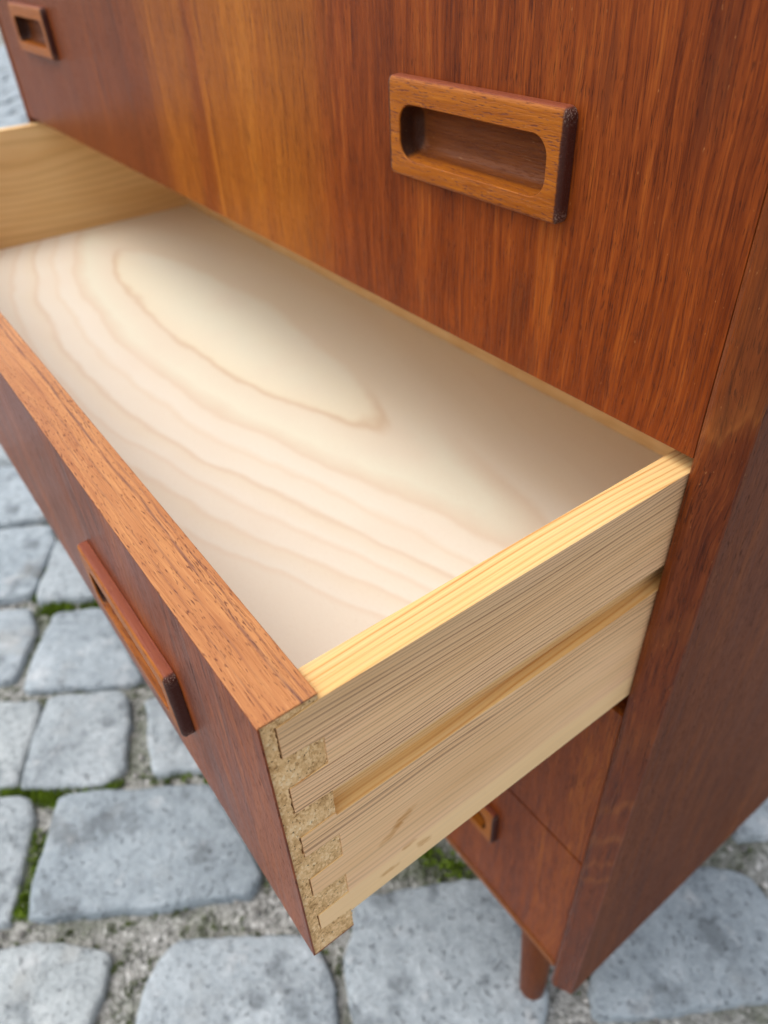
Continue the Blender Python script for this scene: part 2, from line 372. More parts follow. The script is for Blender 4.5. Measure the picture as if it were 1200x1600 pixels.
def stone_mat(name, own=True):
    s = NT(name); tc = s.n('ShaderNodeTexCoord'); oi = s.n('ShaderNodeObjectInfo')
    r = oi.outputs['Random']
    p = s.vadd(s.vmul(s.n('ShaderNodeNewGeometry').outputs['Position'], (1, 1, 1)), s.vec(s.mul(r, 3), 0, 0))
    big = s.noise(p, 9, 4, 0.6); sm = s.noise(p, 70, 3, 0.65); gr = s.noise(p, 330, 3, 0.7)
    v = s.add(s.add(s.mul(big, 0.35), s.mul(sm, 0.30)), s.mul(gr, 0.35))
    col = s.ramp(v, [(0.34, (0.15, 0.17, 0.185)), (0.45, (0.315, 0.355, 0.38)), (0.55, (0.42, 0.465, 0.49)), (0.68, (0.64, 0.68, 0.70))])
    tint = s.ramp(r, [(0.0, (0.80, 0.84, 0.87)), (0.35, (1.0, 1.02, 1.04)), (0.7, (0.92, 0.93, 0.93)), (1.0, (1.06, 1.05, 1.02))])
    col = s.mix(1.0, col, tint, 'MULTIPLY')
    st = s.noise(s.vadd(p, (3.1, 1.7, 0)), 13, 4, 0.65)
    col = s.mix(s.step(st, 0.54, 0.68, 0.0, 0.70), col, (0.12, 0.14, 0.155))
    wt = s.noise(s.vadd(p, (7.1, 4.7, 0)), 20, 4, 0.65)
    col = s.mix(s.step(wt, 0.58, 0.72, 0.0, 0.5), col, (0.58, 0.60, 0.61))
    rs = s.noise(s.vadd(p, (1.1, 9.7, 0)), 8, 3, 0.6)
    col = s.mix(s.step(rs, 0.58, 0.75, 0.0, 0.35), col, (0.30, 0.27, 0.22))
    pit = s.step(s.noise(p, 150, 3, 0.6), 0.60, 0.70)
    col = s.mix(s.mul(pit, 0.5), col, (0.10, 0.11, 0.12))
    s.bump(s.add(s.add(s.mul(sm, 1.0), s.mul(pit, -0.6)), s.mul(gr, 0.4)), 0.9, 0.005)
    return s.set(col, s.add(0.55, s.mul(gr, 0.25)), 0.4)

def ground_mat(name):
    s = NT(name); p = s.n('ShaderNodeNewGeometry').outputs['Position']
    g1 = s.voro(p, 190); g2 = s.noise(p, 90, 4, 0.7); big = s.noise(p, 5, 4, 0.6)
    shade = s.noise(s.vmul(g1['Color'], (5, 5, 5)), 1, 0)
    v = s.add(s.mul(shade, 0.5), s.mul(g2, 0.5))
    col = s.ramp(v, [(0.30, (0.09, 0.095, 0.085)), (0.43, (0.26, 0.262, 0.245)), (0.56, (0.42, 0.42, 0.40)), (0.72, (0.68, 0.68, 0.66))])
    mo = s.step(big, 0.44, 0.62, 0.0, 0.75)
    col = s.mix(s.mul(mo, s.step(g2, 0.4, 0.6, 0.4, 1.0)), col, (0.075, 0.10, 0.035))
    s.bump(s.add(g2, s.mul(g1['Distance'], -0.8)), 1.0, 0.006)
    return s.set(col, 0.9, 0.2)

def moss_mat(name, a, b):
    s = NT(name); p = s.n('ShaderNodeNewGeometry').outputs['Position']
    v = s.add(s.mul(s.noise(p, 60, 2), .6), s.mul(s.noise(p, 6, 3), .4))
    s.b.inputs['Subsurface Weight'].default_value = 0.0
    return s.set(s.ramp(v, [(0.35, a), (0.6, b)]), 0.7, 0.3)

M = dict(front=teak('teak_front_veneer', 'z', 'red', bands=True),
         face=teak('teak_pulled_front_veneer', 'z', 'red', gloss=0.32),
         side=teak('teak_side_panel', 'z', 'brown', gloss=0.6, spec=0.16),
         strip=teak('teak_front_edge', 'z', 'deep', gloss=0.30, figure=True, spec=0.22),
         lip=teak('teak_top_edging', 'x', 'orange', gloss=0.38, facing=True),
         lip2=teak('teak_lower_rail', 'x', 'rail', gloss=0.4),
         rail=teak('teak_rail', 'x', 'red', gloss=0.4),
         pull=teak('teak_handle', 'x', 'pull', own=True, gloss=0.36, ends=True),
         leg=teak('teak_leg', 'z', 'brown', gloss=0.4),
         pine=pine('pine_drawer_side'), pinefar=pine('pine_far_side', 'far'),
         birch=birch('birch_plywood'), chip=chipboard('chipboard_end'),
         stone=stone_mat('granite'), ground=ground_mat('grit_and_earth'),
         moss=moss_mat('moss', (0.040, 0.055, 0.020), (0.11, 0.145, 0.038)),
         grass=moss_mat('bright_grass', (0.08, 0.13, 0.014), (0.22, 0.32, 0.03)))
_pb = NT('grey_grit'); _r = _pb.n('ShaderNodeNewGeometry').outputs['Random Per Island']
M['pebble'] = _pb.set(_pb.ramp(_r, [(0.0, (0.10, 0.10, 0.095)), (0.4, (0.28, 0.27, 0.25)), (0.75, (0.42, 0.41, 0.39)), (1.0, (0.72, 0.70, 0.66))]), 0.7, 0.4)

# ------------------------------------------------------------------ mesh helpers
def mesh_obj(name, verts, faces, mat, parent=None, origin=None, smooth=False, bevel=0.0, seg=2):
    """verts are in the photo frame (z from the drawer edge) when a parent is given"""
    off = Vector((0, 0, GZ))
    if parent is not None:
        po = Vector(parent['_o']) if '_o' in parent else ROOT
    else:
        po = Vector((0, 0, 0))
    org = po if origin is None else Vector(origin) + off
    me = bpy.data.meshes.new(name)
    me.from_pydata([tuple(Vector(v) + off - org) for v in verts], [], faces)
    me.update()
    bm = bmesh.new(); bm.from_mesh(me); bmesh.ops.recalc_face_normals(bm, faces=bm.faces); bm.to_mesh(me); bm.free()
    if smooth:
        for f in me.polygons: f.use_smooth = True
    me.materials.append(mat)
    o = bpy.data.objects.new(name, me); SC.collection.objects.link(o)
    if parent is not None:
        o.parent = parent; o.location = org - po
    else:
        o.location = org
    if bevel:
        m = o.modifiers.new('soft_edges', 'BEVEL'); m.width = bevel; m.segments = seg; m.limit_method = 'ANGLE'; m.angle_limit = R(40)
        m.harden_normals = False
    return o

def box(x0, x1, y0, y1, z0, z1):
    v = [(x, y, z) for x in (x0, x1) for y in (y0, y1) for z in (z0, z1)]
    f = [(0, 1, 3, 2), (4, 6, 7, 5), (0, 4, 5, 1), (2, 3, 7, 6), (0, 2, 6, 4), (1, 5, 7, 3)]
    return v, f

def join(*parts):
    V, F = [], []
    for v, f in parts:
        n = len(V); V += v; F += [tuple(i + n for i in q) for q in f]
    return V, F

def extrude(poly, axis, a, b):
    """poly: 2D loop in the two other axes (order x,y,z), extruded from a to b along axis"""
    def mk(p, t):
        return (t, p[0], p[1]) if axis == 'x' else ((p[0], t, p[1]) if axis == 'y' else (p[0], p[1], t))
    n = len(poly)
    V = [mk(p, a) for p in poly] + [mk(p, b) for p in poly]
    F = [tuple(range(n)), tuple(range(2 * n - 1, n - 1, -1))] + [(i, (i + 1) % n, n + (i + 1) % n, n + i) for i in range(n)]
    return V, F

def board_with_holes(x0, x1, z0, z1, y0, y1, holes):
    xs = sorted({x0, x1, *[h[0] for h in holes], *[h[1] for h in holes]})
    zs = sorted({z0, z1, *[h[2] for h in holes], *[h[3] for h in holes]})
    V, F, idx = [], [], {}
    def vid(i, k, y):
        key = (i, k, y)
        if key not in idx:
            idx[key] = len(V); V.append((xs[i], y, zs[k]))
        return idx[key]
    def solid(i, k):
        if i < 0 or k < 0 or i >= len(xs) - 1 or k >= len(zs) - 1: return False
        cx, cz = (xs[i] + xs[i + 1]) / 2, (zs[k] + zs[k + 1]) / 2
        return not any(h[0] < cx < h[1] and h[2] < cz < h[3] for h in holes)
    for i in range(len(xs) - 1):
        for k in range(len(zs) - 1):
            if not solid(i, k): continue
            for y in (y0, y1):
                F.append((vid(i, k, y), vid(i + 1, k, y), vid(i + 1, k + 1, y), vid(i, k + 1, y)))
            for (di, dk, a, b) in ((-1, 0, (i, k), (i, k + 1)), (1, 0, (i + 1, k), (i + 1, k + 1)), (0, -1, (i, k), (i + 1, k)), (0, 1, (i, k + 1), (i + 1, k + 1))):
                if not solid(i + di, k + dk):
                    F.append((vid(*a, y0), vid(*b, y0), vid(*b, y1), vid(*a, y1)))
    return V, F

def empty(name, parent, loc):
    """loc in the photo frame"""
    o = bpy.data.objects.new(name, None); SC.collection.objects.link(o)
    w = Vector(loc) + Vector((0, 0, GZ))
    o.parent = parent; o.location = w - ROOT; o.empty_display_size = 0.05
    o['_o'] = tuple(w)
    return o

# ------------------------------------------------------------------ ground
def gbox(r, n):
    V, F = [], []
    for i in range(n + 1):
        for j in range(n + 1):
            V.append((-r + 2 * r * i / n, -r + 2 * r * j / n, 0))
    for i in range(n):
        for j in range(n):
            a = i * (n + 1) + j; F.append((a, a + 1, a + n + 2, a + n + 1))
    return V, F
gv, gf = gbox(150, 2)
me = bpy.data.meshes.new('ground'); me.from_pydata(gv, [], gf); me.materials.append(M['ground'])
ground = bpy.data.objects.new('ground', me); SC.collection.objects.link(ground)
ground.location = (0, 0, -0.009); ground['kind'] = 'structure'
for p_ in me.polygons: assert p_.normal.z != 0
if me.polygons[0].normal.z < 0:
    me.flip_normals()

TRACED = [
    [(-1.552, -0.211), (-1.477, -0.109), (-1.335, -0.132), (-1.271, -0.146), (-1.338, -0.262)],
    [(-1.308, -0.269), (-1.236, -0.149), (-1.183, -0.160), (-1.061, -0.236), (-1.096, -0.319)],
    [(-1.175, -0.150), (-1.153, -0.107), (-1.00, -0.060), (-0.954, -0.103), (-1.038, -0.229)],
    [(-1.070, -0.337), (-1.022, -0.253), (-0.969, -0.260), (-0.880, -0.318), (-0.908, -0.374)],
    [(-0.980, -0.218), (-0.943, -0.147), (-0.746, -0.149), (-0.750, -0.170), (-0.843, -0.308), (-0.882, -0.288)],
    [(-0.873, -0.402), (-0.801, -0.299), (-0.778, -0.310), (-0.677, -0.368), (-0.721, -0.436)],
    [(-0.797, -0.283), (-0.735, -0.187), (-0.711, -0.186), (-0.607, -0.237), (-0.599, -0.264), (-0.668, -0.363)],
    [(-0.691, -0.160), (-0.64, -0.05), (-0.53, -0.07), (-0.525, -0.115), (-0.531, -0.139), (-0.568, -0.198)],
    [(-0.706, -0.465), (-0.642, -0.366), (-0.613, -0.366), (-0.488, -0.432), (-0.535, -0.500)],
    [(-0.617, -0.324), (-0.500, -0.149), (-0.428, -0.150), (-0.347, -0.152), (-0.332, -0.176), (-0.409, -0.304), (-0.472, -0.406)],
    [(-0.480, -0.489), (-0.414, -0.384), (-0.372, -0.342), (-0.318, -0.390), (-0.300, -0.407), (-0.372, -0.512)],
    [(-0.331, -0.270), (-0.244, -0.145), (-0.190, -0.147), (-0.121, -0.180), (-0.257, -0.360), (-0.321, -0.303)],
    [(-0.235, -0.065), (-0.158, 0.076), (-0.102, 0.071), (-0.023, 0.039), (-0.008, 0.007), (-0.120, -0.150), (-0.189, -0.113)],
    [(0.037, 0.338), (-0.002, 0.307), (-0.029, 0.215), (-0.002, 0.097), (0.027, 0.073), (0.052, 0.111), (0.151, 0.278), (0.126, 0.322)],
    [(0.002, 0.377), (-0.048, 0.401), (0.011, 0.588), (0.066, 0.488)],
]
UA, UB = Vector((0.54, 0.84)).normalized(), Vector((-0.84, 0.54)).normalized()
def smooth_loop(poly, n=24, rnd=0.35):
    """round the corners of a polygon and resample it to n points"""
    pts = [Vector(q) for q in poly]; out = []
    m = len(pts)
    for i in range(m):
        a, b, c = pts[i - 1], pts[i], pts[(i + 1) % m]
        ra = min(0.45, 0.005 / max(1e-4, (a - b).length)); rc = min(0.45, 0.005 / max(1e-4, (c - b).length))
        p0, p1 = b.lerp(a, ra), b.lerp(c, rc)
        for t in (0, 0.5, 1): out.append(p0 * (1 - t) ** 2 + b * 2 * t * (1 - t) + p1 * t * t)
    L = [0]
    for i in range(len(out)): L.append(L[-1] + (out[(i + 1) % len(out)] - out[i]).length)
    res = []
    for k in range(n):
        d = L[-1] * k / n; i = max(j for j in range(len(out)) if L[j] <= d + 1e-9)
        t = (d - L[i]) / max(1e-6, L[i + 1] - L[i])
        res.append(out[i].lerp(out[(i + 1) % len(out)], t))
    return res
def cobble(poly, n, hgt, seed):
    lp = smooth_loop(poly, n); c = sum(lp, Vector((0, 0))) / n
    area = sum(lp[i - 1].x * lp[i].y - lp[i].x * lp[i - 1].y for i in range(n))
    if area < 0: lp = lp[::-1]
    V, F = [], []
    rings = ((-0.0075, -0.022), (-0.0055, hgt - 0.004), (-0.0025, hgt - 0.001), (0.004, hgt), (0.035, hgt + 0.0005)) if n >= 20 else ((-0.006, -0.02), (-0.003, hgt - 0.001), (0.008, hgt))
    tx, ty = random.uniform(-.02, .02), random.uniform(-.02, .02)
    for k, (ins, z) in enumerate(rings):
        for q in lp:
            d = c - q; l = d.length; w = mnoise.noise(Vector((q.x * 22, q.y * 22, seed))) * 0.005 + mnoise.noise(Vector((q.x * 75, q.y * 75, seed))) * 0.0035
            r = q + d / l * min(ins + w * .9, l * 0.7)
            zz = z + (mnoise.noise(Vector((r.x * 30, r.y * 30, seed + 3.3))) * 0.0022 + (r - c).x * tx + (r - c).y * ty) * (k > 0)
            V.append((r.x, r.y, zz))
    for k in range(len(rings) - 1):
        for i in range(n):
            j = (i + 1) % n; F.append((k * n + i, k * n + j, (k + 1) * n + j, (k + 1) * n + i))
    V.append((c.x, c.y, hgt + 0.001)); t = len(V) - 1; b = (len(rings) - 1) * n
    for i in range(n): F.append((b + i, b + (i + 1) % n, t))
    return c, V, F
def inside(pt, poly, grow=0.0):
    r = False; j = len(poly) - 1
    for i in range(len(poly)):
        a, b = poly[i], poly[j]
        if (a[1] > pt[1]) != (b[1] > pt[1]) and pt[0] < (b[0] - a[0]) * (pt[1] - a[1]) / (b[1] - a[1]) + a[0]: r = not r
        j = i
    return r
def near(pt, poly, d):
    for i in range(len(poly)):
        a, b = Vector(poly[i - 1]), Vector(poly[i]); ab = b - a
        t = max(0, min(1, (Vector(pt) - a).dot(ab) / ab.length_squared))
        if (a + ab * t - Vector(pt)).length < d: return True
    return False

rows = [(-0.90, -0.76), (-0.73, -0.57), (-0.545, -0.405), (-0.375, -0.22), (-0.19, -0.03), (0.0, 0.17), (0.177, 0.343), (0.365, 0.516), (0.54, 0.72), (0.748, 0.955), (0.985, 1.185)]
v0 = 1.21
while v0 < 9.0:
    h = random.uniform(0.15, 0.20); rows.append((v0, v0 + h)); v0 += h + random.uniform(0.02, 0.035)
extra = []
for (va, vb) in rows:
    u = -9.0 + random.uniform(0, .1)
    while u < 3.2:
        w = random.uniform(0.13, 0.26)
        j = lambda s_=0.011: random.uniform(-s_, s_)
        q = [(u + j(), va + j()), (u + w + j(), va + j()), (u + w + j(), vb + j()), (u + j(), vb + j())]
        pw = [tuple(UA * a + UB * b) for a, b in q]
        u += w + random.uniform(0.02, 0.04)
        cx = sum(a for a, _ in pw) / 4, sum(b for _, b in pw) / 4
        if cx[0] > 3.2 or cx[1] < -1.8 or cx[1] > 4.5: continue
        mids = [tuple((Vector(pw[i]) + Vector(pw[(i + 1) % 4])) / 2) for i in range(4)]
        test = pw + mids + [cx]
        if any(any(inside(t, T) or near(t, T, 0.012) for t in test) or any(inside(t, pw) for t in T) for T in TRACED): continue
        extra.append((Vector(cx).length, pw, Vector(cx)))
# the hand-placed fillers where a whole random stone would not fit between the traced ones
extra.sort(key=lambda e: (e[2] - Vector((-0.5, 0.0))).length)
stones = []
def add_stone(poly, n, parent_ok=True):
    c, V, F = cobble(poly, n, random.uniform(-0.001, 0.004), random.random() * 50)
    if parent_ok:
        me = bpy.data.meshes.new('cobblestone')
        me.from_pydata([(x - c.x, y - c.y, z) for x, y, z in V], [], F)
        for f in me.polygons: f.use_smooth = True
        me.materials.append(M['stone'])
        o = bpy.data.objects.new('cobblestone', me); SC.collection.objects.link(o)
        o.parent = ground; o.location = (c.x, c.y, 0.014)
    return V, F
for T in TRACED:
    add_stone(T, 56)
for _, pw, c in extra[:280]:
    add_stone(pw, 20 if c.length < 1.6 else 12)
far = [add_stone(pw, 12, False) for _, pw, c in extra[280:]]
fv, ff = join(*far)
me = bpy.data.meshes.new('distant_cobblestones'); me.from_pydata(fv, [], ff); me.materials.append(M['stone'])
for f in me.polygons: f.use_smooth = True
o = bpy.data.objects.new('distant_cobblestones', me); SC.collection.objects.link(o)
o.parent = ground; o.location = (0, 0, 0.014); o['kind'] = 'stuff'

# moss, grass and grit in the joints
allst = [T for T in TRACED] + [pw for _, pw, c in extra[:200]]
bbs = [(min(a for a, b in T) - .01, max(a for a, b in T) + .01, min(b for a, b in T) - .01, max(b for a, b in T) + .01) for T in allst]
def in_stone(pt, grow=0.0):
    for T, b in zip(allst, bbs):
        if b[0] < pt[0] < b[1] and b[2] < pt[1] < b[3] and (inside(pt, T)): return True
    return False
def tuft(V, F, x, y, z, r, n, up=1.0):
    for k in range(n):
        a = random.uniform(0, 6.283); rr = r * random.uniform(.1, 1); h = r * up * random.uniform(.5, 1.2)
        bx, by = x + math.cos(a) * rr, y + math.sin(a) * rr; d = random.uniform(0, 6.283); w = r * random.uniform(.25, .5)
        i = len(V)
        V += [(bx - math.cos(d) * w, by - math.sin(d) * w, z), (bx + math.cos(d) * w, by + math.sin(d) * w, z), (bx + random.uniform(-.5, .5) * r, by + random.uniform(-.5, .5) * r, z + h)]
        F.append((i, i + 1, i + 2))
# (x, y, radius, density, kind): patches seen in the photograph
def img_line(pts, n, sp):
    out = []
    for (a, b) in zip(pts[:-1], pts[1:]):
        for k in range(n):
            t = k / n; out.append((a[0] + (b[0] - a[0]) * t + random.gauss(0, sp), a[1] + (b[1] - a[1]) * t + random.gauss(0, sp)))
    return out
mv, mf, gv2, gf2, pv, pf = [], [], [], [], [], []
cnt = 0
while cnt < 5200:
    x, y = random.uniform(-2.6, 0.7), random.uniform(-0.75, 1.0)
    if cnt > 3800: x, y = random.uniform(-1.5, 0.3), random.uniform(-0.55, 0.45)
    if in_stone((x, y)): continue
    cnt += 1
    m = mnoise.noise(Vector((x * 5.5, y * 5.5, 2.2)))
    if m > 0.08 or (m > -0.25 and random.random() < 0.25):
        tuft(mv, mf, x, y, -0.007, random.uniform(.004, .009), 7, 0.8)
    else:
        r = random.uniform(.0015, .006); i = len(pv); zz = -0.008 + r * .4
        a0 = random.uniform(0, 6); s1 = random.uniform(.6, 1)
        ring = [(x + math.cos(a0 + k * 1.2566) * r * (1 if k % 2 else s1), y + math.sin(a0 + k * 1.2566) * r * s1, zz + random.uniform(-.2, .2) * r) for k in range(5)]
        pv += ring + [(x, y, zz + r * .7), (x, y, zz - r)]
        for k in range(5): pf += [(i + k, i + (k + 1) % 5, i + 5), (i + (k + 1) % 5, i + k, i + 6)]
# --- bright grass along the joints on the left
GR = []
GRASS = [((-0.677, -0.393), (-0.644, -0.347), 1.2), ((-0.639, -0.349), (-0.619, -0.318), .8), ((-0.613, -0.297), (-0.588, -0.254), .7), ((-0.592, -0.354), (-0.484, -0.415), .9),
         ((-0.997, -0.196), (-1.019, -0.237), .7), ((-0.952, -0.14), (-0.985, -0.206), .8), ((-1.15, -0.179), (-1.038, -0.234), .6), ((-0.25, 0.03), (-0.18, 0.065), .5), ((-.511, -.138), (-.578, -.208), .4)]
for a, b, k in GRASS:
    for i in range(int(70 * k)):
        t = random.random()
        x, y = a[0] + (b[0] - a[0]) * t + random.gauss(0, .007), a[1] + (b[1] - a[1]) * t + random.gauss(0, .007)
        if in_stone((x, y)): continue
        tuft(gv2, gf2, x, y, -0.008, random.uniform(.005, .010), 8, 1.1)
for nm, vv, ff2, mt, lab, cat in (('moss', mv, mf, 'moss', 'dark green moss growing in the joints between the cobblestones', 'moss'),
                            ('grass', gv2, gf2, 'grass', 'bright green grass tufts in the joints at the left of the paving', 'grass'),
                            ('grit', pv, pf, 'pebble', 'loose grey grit lying between the cobblestones', 'gravel')):
    me = bpy.data.meshes.new(nm); me.from_pydata(vv, [], ff2); me.materials.append(M[mt])
    o = bpy.data.objects.new(nm, me); SC.collection.objects.link(o)
    o['kind'] = 'stuff'; o['label'] = lab; o['category'] = cat

# ------------------------------------------------------------------ dresser carcase
def side_panel(sx):
    """sx = 0 right, 1 left.  Front edge: a narrow chamfer at the inner arris, then a face falling back to the outer arris."""
    prof = [(0.0001, 0.0000), (0.0012, -0.0008), (0.0028, -0.0015), (0.0045, -0.0017), (0.0065, -0.0013), (0.0196, 0.0052), (0.0202, 0.0062), (0.0202, DEPTH), (0.0001, DEPTH)]
    if sx: prof = [(-W - a, b) for a, b in prof]
    return prof
for sx in (0, 1):
    pr = side_panel(sx)
    bot = ZB
    V, F = extrude(pr, 'z', bot, ZTOP + 0.0215)
    o = mesh_obj('side_panel', V, F, M['side'], dresser, bevel=0.0006)
    o.data.materials.append(M['strip'])
    for f in o.data.polygons:
        if f.normal.y < -0.3: f.material_index = 1
V, F = box(-W + 0.0001, -0.0001, 0.004, DEPTH, ZTOP + 0.002, ZTOP + 0.021)
mesh_obj('top_panel', V, F, M['rail'], dresser, bevel=0.0008)
V, F = box(-W - 0.0000, -0.0001, -0.0012, DEPTH - .006, Z3 - 0.0095, Z3 - 0.0010)
mesh_obj('bottom_panel', V, F, M['lip2'], dresser, bevel=0.0006)
V, F = box(-W + 0.0001, -0.0001, DEPTH - 0.0055, DEPTH - 0.0015, Z3 - 0.001, ZTOP + 0.0015)
mesh_obj('back_panel', V, F, M['pine'], dresser)
# runners that the drawer sides' grooves slide on
for zz in (-0.0715, Z1 - 0.0715, Z2 - 0.0715, 0.1125):
    for x0, x1 in ((-0.0070, -0.0001), (-W + 0.0001, -W + 0.0070)):
        V, F = box(x0, x1, 0.040, 0.36, zz - 0.0065, zz + 0.0065)
        mesh_obj('drawer_runner', V, F, M['side'], dresser)

def leg(top, tip, r0, r1):
    n = 24; V, F = [], []
    for k, t in enumerate((0.0, 0.25, 0.5, 0.75, 0.97, 1.0)):
        c = Vector(top).lerp(Vector(tip), t); r = r0 + (r1 - r0) * t - (0.0015 if k == 5 else 0)
        for i in range(n):
            a = 6.28318 * i / n; V.append((c.x + r * math.cos(a), c.y + r * math.sin(a), c.z))
    for k in range(5):
        for i in range(n): F.append((k * n + i, k * n + (i + 1) % n, (k + 1) * n + (i + 1) % n, (k + 1) * n + i))
    F.append(tuple(range(n))); F.append(tuple(range(5 * n, 6 * n)))
    return V, F
for tx, ty, bx, by in ((-0.062, 0.056, -0.037, 0.034), (-W + 0.062, 0.056, -W + 0.037, 0.034), (-0.062, DEPTH - .056, -0.037, DEPTH - .034), (-W + 0.062, DEPTH - .056, -W + 0.037, DEPTH - .034)):
    V, F = leg((tx, ty, Z3 - 0.010), (bx, by, -GZ + 0.0005), 0.0225, 0.0140)
    o = mesh_obj('leg', V, F, M['leg'], dresser, smooth=True)
    for f in o.data.polygons:
        if abs(f.normal.z) > .9: f.use_smooth = False

# ------------------------------------------------------------------ recessed teak handle (own frame: centre at its back, -y outwards)
HW, HH, HP = 0.0597, 0.0229, 0.0060
def rr(hw, hh, r, n=10):
    out = []
    r = min(r, hw - 1e-4, hh - 1e-4)
    for cx, cz, a0 in ((hw - r, hh - r, 0), (-hw + r, hh - r, 90), (-hw + r, -hh + r, 180), (hw - r, -hh + r, 270)):
        for k in range(n + 1):
            a = R(a0 + 90 * k / n); out.append((cx + r * math.cos(a), cz + r * math.sin(a)))
    return out
def handle_mesh():
    L = [(rr(HW, HH, 0.0042), 0.0, 0, 0), (rr(HW, HH, 0.0042), -HP + 0.0026, 0, 0), (rr(HW - 0.0003, HH - 0.0004, 0.0030), -HP + 0.0014, 0, 0), (rr(HW - 0.0009, HH - 0.0011, 0.0030), -HP + 0.0005, 0, 0),
         (rr(HW - 0.0019, HH - 0.0022, 0.0030), -HP, 0, 0),
         (rr(HW - 0.0060, HH - 0.0066, 0.0050), -HP, 0, 0),
         (rr(0.0506, 0.0130, 0.0092), -HP, 0, -0.0012), (rr(0.0503, 0.0127, 0.0090), -HP + 0.0002, 0, -0.0012), (rr(0.0501, 0.0125, 0.0088), -HP + 0.0006, 0, -0.0012),
         (rr(0.0492, 0.0118, 0.0085), -HP + 0.0080, 0, -0.0012), (rr(0.0487, 0.0113, 0.0080), 0.0040, 0, -0.0012),
         (rr(0.0470, 0.0096, 0.0066), 0.0062, 0, -0.0012), (rr(0.0440, 0.0070, 0.0050), 0.0072, 0, -0.0012), (rr(0.0380, 0.0030, 0.0020), 0.0074, 0, -0.0012)]
    n = len(L[0][0]); V, F = [], []
    for lp, y, dx, dz in L:
        V += [(a + dx, y, b + dz) for a, b in lp]
    for k in range(len(L) - 1):
        for i in range(n): F.append((k * n + i, k * n + (i + 1) % n, (k + 1) * n + (i + 1) % n, (k + 1) * n + i))
    F.append(tuple((len(L) - 1) * n + i for i in range(n)))
    # closed back, just inside the front board
    b = len(V)
    V += [(a * 0.985 if abs(a) > .05 else a, 0.0005, c * .985) for a, c in L[0][0]]
    me = bpy.data.meshes.new('handle'); me.from_pydata([tuple(v) for v in V[:b]], [], F)
    bm = bmesh.new(); bm.from_mesh(me); bmesh.ops.recalc_face_normals(bm, faces=bm.faces)
    ref = max(bm.faces, key=lambda f: -abs(f.calc_center_median().y + HP) + abs(f.normal.y))
    bm.faces.ensure_lookup_table()
    fr = [f for f in bm.faces if abs(f.calc_center_median().y + HP) < 1e-5]
    if fr and fr[0].normal.y > 0: bmesh.ops.reverse_faces(bm, faces=bm.faces)
    for f in bm.faces: f.smooth = True
    bm.to_mesh(me); bm.free()
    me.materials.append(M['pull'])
    return me
HME = handle_mesh()
HX = (-0.1437, -0.8360)
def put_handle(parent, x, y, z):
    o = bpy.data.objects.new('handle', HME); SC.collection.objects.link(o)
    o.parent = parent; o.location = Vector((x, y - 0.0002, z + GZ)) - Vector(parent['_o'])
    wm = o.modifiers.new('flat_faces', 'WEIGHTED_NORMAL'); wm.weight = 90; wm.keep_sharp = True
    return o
def hole(x, z): return (x - 0.0545, x + 0.0545, z - 0.0165, z + 0.0150)

def closed_drawer(zlo, zhi, zh, label=None):
    d = empty('drawer', dresser, (-W / 2, 0.0, zlo))
    if label: d['label'] = label
    hs = [hole(x, zh) for x in HX]
    V, F = board_with_holes(-W + 0.0004, -0.0001, zlo, zhi, 0.0, 0.020, hs)
    mesh_obj('front_panel', V, F, M['front'], d, bevel=0.00025)
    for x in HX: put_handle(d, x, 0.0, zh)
    for x0, x1 in ((-0.0155, -0.0020), (-W + 0.0020, -W + 0.0155)):
        V, F = join(box(x0, x1, 0.0202, 0.36, zlo + 0.022, zlo + 0.11 - .0), box(x0 + (0.008 if x0 < -.5 else 0), x1 - (0 if x0 < -.5 else 0.008), 0.0202, 0.36, zlo + 0.1102, zlo + .125), box(x0, x1, 0.0202, 0.36, zlo + 0.1252, zhi - .004))
        mesh_obj('drawer_side', V, F, M['pinefar'], d)
    V, F = box(-W + 0.016, -0.016, 0.0204, 0.345, zlo + 0.034, zlo + 0.038)
    mesh_obj('drawer_bottom', V, F, M['birch'], d)
    V, F = box(-W + 0.016, -0.016, 0.3452, 0.359, zlo + 0.024, zhi - .006)
    mesh_obj('drawer_back', V, F, M['pinefar'], d)
    return d
closed_drawer(0.0, ZTOP, 0.1013, 'closed top drawer with lighter orange grain left of the middle')
closed_drawer(Z2 + 0.0012, Z1 - 0.0012, Z2 + 0.0925)
closed_drawer(Z3 + 0.0004, Z2 - 0.0010, Z3 + 0.1000 + 0.012)

# ------------------------------------------------------------------ the pulled-out drawer
dr = empty('drawer', dresser, (-W / 2, PULL, Z1))
dr['label'] = 'open drawer pulled halfway out, pale birch bottom and finger-jointed pine side'
TP, BT = -0.0050, -0.1802       # top and bottom of its front
YF, YB = PULL + 0.0009, -0.1910  # core thickness
TY = -0.2068                     # how far the side's tails run into the core
TAILS = [(-0.0098, -0.0262, -0.0292), (-0.0448, -0.0612, -0.0626), (-0.0788, -0.0938, -0.0950), (-0.1125, -0.1272, -0.1284), (-0.1462, -0.1602, -0.1618)]
# upper bound at base differs a little from the bound at the tip
TB = [(-0.0080, -0.0284), (-0.0442, -0.0622), (-0.0782, -0.0946), (-0.1118, -0.1282), (-0.1455, -0.1618)]
TT = [(-0.0096, -0.0264), (-0.0450, -0.0614), (-0.0790, -0.0938), (-0.1126, -0.1272), (-0.1464, -0.1602)]
STOP, SBOT = -0.0078, -0.1640
g_ = 0.00022
HZ2 = -0.0950
HX2 = (-0.1545, -0.8280)
hs2 = [hole(x, HZ2) for x in HX2]
# front veneer
V, F = board_with_holes(-W + 0.0018, -0.0004, BT, TP - 0.0004, PULL, PULL + 0.0008, hs2)
mesh_obj('front_veneer', V, F, M['face'], dr)
